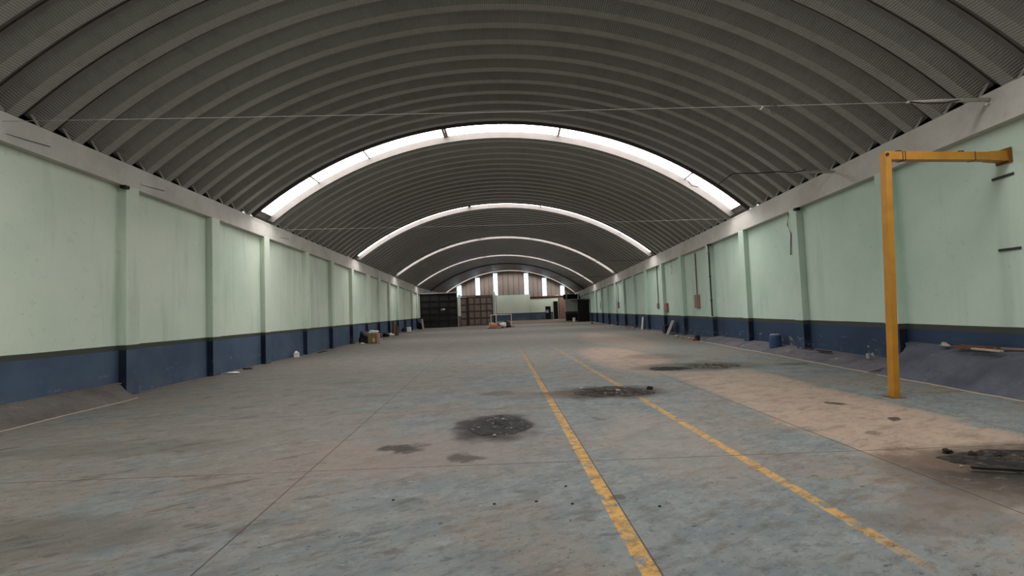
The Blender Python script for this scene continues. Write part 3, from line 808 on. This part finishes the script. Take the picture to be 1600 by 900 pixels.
# ------------------------------------------------------------------ cables across the hall
def sag(a, c, s, n=30):
    a, c = Vector(a), Vector(c)
    return [tuple(a + (c - a) * (i / n) - Vector((0, 0, s * 4 * (i / n) * (1 - i / n)))) for i in range(n + 1)]
t = thing('tie_cable', (0, 7.07, 4.4), 'pale thin cable stretched across the hall near the viewer with a white batten', 'cable')
b = MB(); b.tube(sag((-7.69, 7.2, 4.60), (6.1, 7.07, 4.31), .02, 40), .0042, 6); b.build('cable', M['wire'], t)
b = MB(); b.tube([(6.02, 7.07, 4.312), (6.5, 7.07, 4.315), (7.24, 7.07, 4.305)], [.018, .028, .034], 8); b.build('batten', M['batten'], t)
b = MB(); b.tube([(6.05, 7.05, 4.31), (6.25, 7.03, 4.27), (6.55, 7.03, 4.265), (6.8, 7.05, 4.31)], .010, 6); b.build('loose_end', M['wire_dark'], t)
b = MB(); b.tube([(7.26, 7.07, 4.24), (7.20, 7.07, 4.24)], .022, 10); b.build('anchor', M['white'], t)
b = MB()
b.tube([(4.03 + .05 * math.cos(a), 7.07, 4.29 + .075 * math.sin(a)) for a in [i * 2 * math.pi / 14 for i in range(15)]], .0045, 6)
b.tube([(4.03, 7.07, 4.33), (4.05, 7.07, 4.22)], .005, 5)
b.build('wire_loop', M['wire_dark'], t)
b = MB(); b.tube([(3.86, 7.07, 4.335), (3.84, 7.07, 4.30), (3.81, 7.07, 4.28)], .012, 6); b.build('tie_knot', M['wire'], t)
t = thing('tie_cable', (6.1, 10.7, 4.29), 'dark bent cable with a short batten on the right beam above the yellow post', 'cable')
b = MB(); b.tube([(7.33, 10.7, 4.27), (6.6, 10.7, 4.285), (6.05, 10.7, 4.292)], [.036, .026, .02], 8); b.build('batten', M['batten'], t)
b = MB(); b.tube([(6.7, 10.68, 4.33), (6.4, 10.66, 4.27), (6.1, 10.68, 4.31), (5.6, 10.7, 4.30), (5.07, 10.7, 4.315), (4.9, 10.7, 4.2), (4.72, 10.7, 4.06)], .011, 6); b.build('cable', M['wire_dark'], t)
t2 = thing('hanging_cable', (4.0, 14.5, 5), 'thin dark cable drooping below the first roof light on its right side', 'cable')
b = MB(); b.tube([(5.35, 14.4, 5.30), (5.55, 14.4, 4.99), (5.85, 14.4, 4.92), (6.25, 14.4, 5.02)][::1], .010, 6); b.build('cable', M['wire_dark'], t2)
for (y, l, m, x0_) in ((16.2, 'thin cable crossing the hall just beyond the first roof light', 'wire', None), (27.6, 'dark cable crossing under the roof beyond the second roof light', 'wire_dark', 2.2), (38, 'dark cable under the roof beyond the third roof light', 'wire_dark', 3.0)):
    a = (x0_ if x0_ is not None else xL(y), y, 4.5 - .01 * y + .12)
    c = (xR(y), y, btR(y) + .03)
    b = MB(); b.tube(sag(a if x0_ is None else (x0_, y, btR(y) + .18), c, .03), .0035 if m == 'wire' else .012, 6)
    tag(b.build('tie_cable', M[m]), l, 'cable')
for (y, l) in ((7.6, 'short stray wire on the left beam at the frame edge'), (10.4, 'short stray wire on the left beam above the nearest pilaster'), (16.9, 'short stray wire on the left beam by the first roof light')):
    b = MB(); b.tube([(xL(y) + .006, y - .4, btL(y) - .33), (xL(y) + .012, y, btL(y) - .31), (xL(y) + .006, y + .4, btL(y) - .28)], .005, 6)
    tag(b.build('stray_wire', M['wire_dark']), l, 'wire')

# ------------------------------------------------------------------ things along the right wall
t = thing('blue_stump', (7.28, 13.45, .13), 'short blue painted round stump on the kerb by the right wall', 'stump')
b = MB(); n = 20
rows = []
for (z, r) in ((.11, .155), (.2, .16), (.3, .158), (.42, .155), (.455, .145), (.47, .12), (.475, .0)):
    rows.append([(7.28 + r * math.cos(2*math.pi*j/n), 13.45 + r * math.sin(2*math.pi*j/n), z) for j in range(n + 1)])
b.grid(rows); b.build('body', M['blue_paint'], t, smooth=True)
b = MB(); b.tube([(7.28, 13.45, .468), (7.28, 13.45, .49)], [.13, .11], 16); b.build('cap', M['grey_board'], t)
b = MB(); b.tube([(7.29, 13.46, .49), (7.29, 13.46, .53)], .012, 8); b.build('stub_rod', M['blue_paint'], t)
def plank(name, x, y, z, ln, wd, th, rot, mat, label, tilt=None, cat='plank'):
    b = MB(); b.box(x - wd / 2, x + wd / 2, y - ln / 2, y + ln / 2, z, z + th, rot=rot, tilt=tilt)
    return tag(b.build(name, mat, bevel=.004), label, cat)
plank('wooden_plank', 7.27, 7.55, .555, .62, .07, .035, .10, M['wood_red'], 'red brown plank lying on the tall kerb nearest the viewer')
plank('wooden_plank', 7.16, 7.33, .535, .48, .06, .03, -.06, M['wood_pale'], 'pale plank lying in front of the red brown plank')
plank('wooden_plank', 7.33, 7.15, .560, .36, .05, .03, .3, M['wood'], 'grey brown plank behind the red and pale planks')
plank('wooden_plank', 7.17, 7.80, .535, .28, .05, .03, -.3, M['wood_red'], 'short red brown offcut at the far end of the plank heap')
lump('plaster_lump', (7.26, 8.12, .53), (.05, .08, .03), M['stone'], 'pale crumbled plaster lump at the end of the plank heap', 'rubble', 81)
lump('plaster_lump', (7.34, 8.25, .54), (.03, .05, .035), M['stone'], 'small pale plaster lump against the wall behind the plank heap', 'rubble', 82)
plank('wooden_plank', 7.27, 11.35, .185, .52, .07, .022, -.03, M['stone_dark'], 'dark plank on the low kerb between the post and the stump')
plank('wooden_plank', 7.34, 12.05, .19, .34, .05, .022, .05, M['stone_dark'], 'short dark plank on the low kerb at the foot of the pilaster')
b = MB(); b.tube([(7.20, 9.85, .17), (7.20, 9.85, .27)], [.032, .036], 12)
tag(b.build('paper_cup', M['stone']), 'small pale cup on the low kerb just beyond the yellow post', 'cup')
plank('leaning_board', 7.30, 22.9, 0.0, .55, .03, .72, -.1, M['grey_board'], 'grey board leaning on the right wall with its shadow beside it', (.42, 'Y'), 'board')
b = MB(); b.box(7.38, 7.66, 23.5, 23.8, 0, .42)  # dark block put where the board's shadow falls
tag(b.build('dark_crate', M['cloth_dark'], bevel=.02), 'dark crate behind the leaning grey board', 'crate')
t = thing('drill_case', (7.05, 18.55, 0), 'small black and red tool on the floor where the low kerb ends', 'tool')
b = MB(); b.box(6.99, 7.15, 18.5, 18.7, .0, .20); b.build('body', M['cloth_dark'], t, bevel=.02)
b = MB(); b.box(6.86, 7.00, 18.45, 18.53, 0, .06); b.build('foot', M['red'], t, bevel=.01)
for i, (x, y, s, m, l) in enumerate([(7.15, 19.6, .07, 'stone', 'pale rubble lump by the right wall below the wide brown box'), (7.1, 21.0, .09, 'stone', 'pale rubble lump by the pilaster before the leaning board'),
        (7.1, 20.3, .05, 'orange', 'reddish brick scrap between the pale lumps by the right wall'), (7.25, 24.6, .06, 'stone', 'pale lump just beyond the leaning board'),
        (7.3, 29.5, .12, 'stone', 'white heap of debris far along the right wall'), (7.35, 31.2, .1, 'grey_board', 'grey lump beyond the white heap on the right'),
        (7.3, 35.5, .1, 'stone', 'pale lump far along the right wall near the small box'), (6.95, 42.5, .12, 'stone_dark', 'dark lump near the far right corner')]):
    lump('rubble_lump', (x, y, .0), (s * .8, s * 1.3, s * .5), M[m], l, 'rubble', 90 + i)
plank('white_board', 7.62, 28.6, 0.0, .28, .03, .75, 0, M['white'], 'narrow whitish board standing against a far right pilaster', (.12, 'Y'), 'board')

# ------------------------------------------------------------------ things along the left wall
lump('paper_scrap', (-7.62, 13.05, 0), (.16, .12, .03), M['cloth_white'], 'crumpled white paper scrap at the foot of the left wall', 'paper', 101)
lump('dark_scrap', (-7.80, 14.1, 0), (.13, .12, .025), M['stone_dark'], 'flat dark scrap beyond the white paper at the left wall', 'scrap', 102)
t = thing('white_carton', (-8.02, 17.75, 0), 'small torn white carton at the foot of the left wall', 'carton')
b = MB(); b.box(-8.10, -7.93, 17.66, 17.84, 0, .17, rot=.3); b.build('body', M['cloth_white'], t, bevel=.01)
b = MB(); b.box(-8.06, -7.97, 17.64, 17.80, .17, .19, rot=.3, tilt=(.5, 'X')); b.build('flap', M['cloth_white'], t)
plank('thin_board', -7.95, 20.0, 0, .9, .16, .02, .05, M['stone_dark'], 'thin dark strip on the floor along the left wall', None, 'board')
t = thing('cardboard_box', (-7.1, 24.6, 0), 'brown cardboard box with a pink side by the left wall', 'box')
b = MB(); b.box(-7.40, -6.93, 24.4, 24.85, 0, .52); b.build('body', M['cardboard'], t, bevel=.01)
b = MB(); b.box(-6.925, -6.90, 24.4, 24.86, 0.0, .50); b.box(-6.93, -6.78, 24.39, 24.41, 0, .48, m=0); b.build('side_panel', M['card_pink'], t)
b = MB(); b.box(-7.16, -7.04, 24.385, 24.398, .10, .28); b.build('label_sticker', M['label'], t)
lump('white_cloth', (-7.15, 24.62, .52), (.26, .2, .08), M['cloth_white'], 'white cloth heaped on top of the cardboard box', 'cloth', 103, sub=3)
lump('dark_bag', (-7.78, 25.1, 0), (.26, .26, .36), M['cloth_dark'], 'dark full bag between the cardboard box and the left wall', 'bag', 104, sub=3)
lump('crumpled_paper', (-7.6, 24.2, 0), (.14, .10, .05), M['label'], 'crumpled yellowish paper left of the cardboard box', 'paper', 105)
lump('crumpled_paper', (-7.75, 27.6, 0), (.16, .12, .05), M['cloth_white'], 'white crumpled paper beyond the cardboard box', 'paper', 106)
plank('white_stick', -8.1, 28.9, 0, .06, .05, .35, 0, M['white'], 'short white stick standing by the pilaster beyond the cardboard box', (-.15, 'Y'), 'stick')
t = thing('timber_bundle', (-8.1, 33.2, 0), 'upright bundle of red brown boards against the left wall', 'boards')
for k, (dx, hh, tt, m) in enumerate(((0, 1.02, .05, 'wood_red'), (.12, .92, -.04, 'wood'), (.22, .80, .06, 'wood_red'), (.32, .62, -.05, 'wood'))):
    b = MB(); b.box(-8.36 + dx, -8.25 + dx, 33.0 + k * .07, 33.04 + k * .07, 0, hh, tilt=(tt, 'Y')); b.build('board', M[m], t)
lump('plastic_bag', (-8.25, 32.2, 0), (.22, .2, .13), M['cloth_white'], 'white plastic bag in front of the red brown boards', 'bag', 107, sub=3)
lump('dark_bag', (-8.40, 31.75, 0), (.2, .2, .17), M['cloth_dark'], 'dark bag between the white plastic bag and the left wall', 'bag', 108, sub=3)
b = MB(); b.box(-8.75, -7.7, 37.3, 38.3, 0, .05)
tag(b.build('drip_tray', M['grey_board'], bevel=.01), 'flat grey tray on the floor near the black gate', 'tray')
b = MB(); b.box(-8.32, -8.02, 37.5, 37.8, .05, .42)
tag(b.build('white_canister', M['white'], bevel=.03), 'white square canister on the grey tray', 'canister')
lump('dark_bag', (-8.60, 38.0, .05), (.2, .2, .2), M['cloth_dark'], 'dark bag on the grey tray behind the white canister', 'bag', 109, sub=3)
plank('white_board', -8.35, 44.6, 0, .06, .16, .95, 0, M['white'], 'pale board leaning beside the black gate', (-.12, 'Y'), 'board')
lump('dark_bag', (-8.65, 44.9, 0), (.28, .25, .42), M['cloth_dark'], 'tall dark sack left of the pale board by the black gate', 'bag', 110, sub=3)
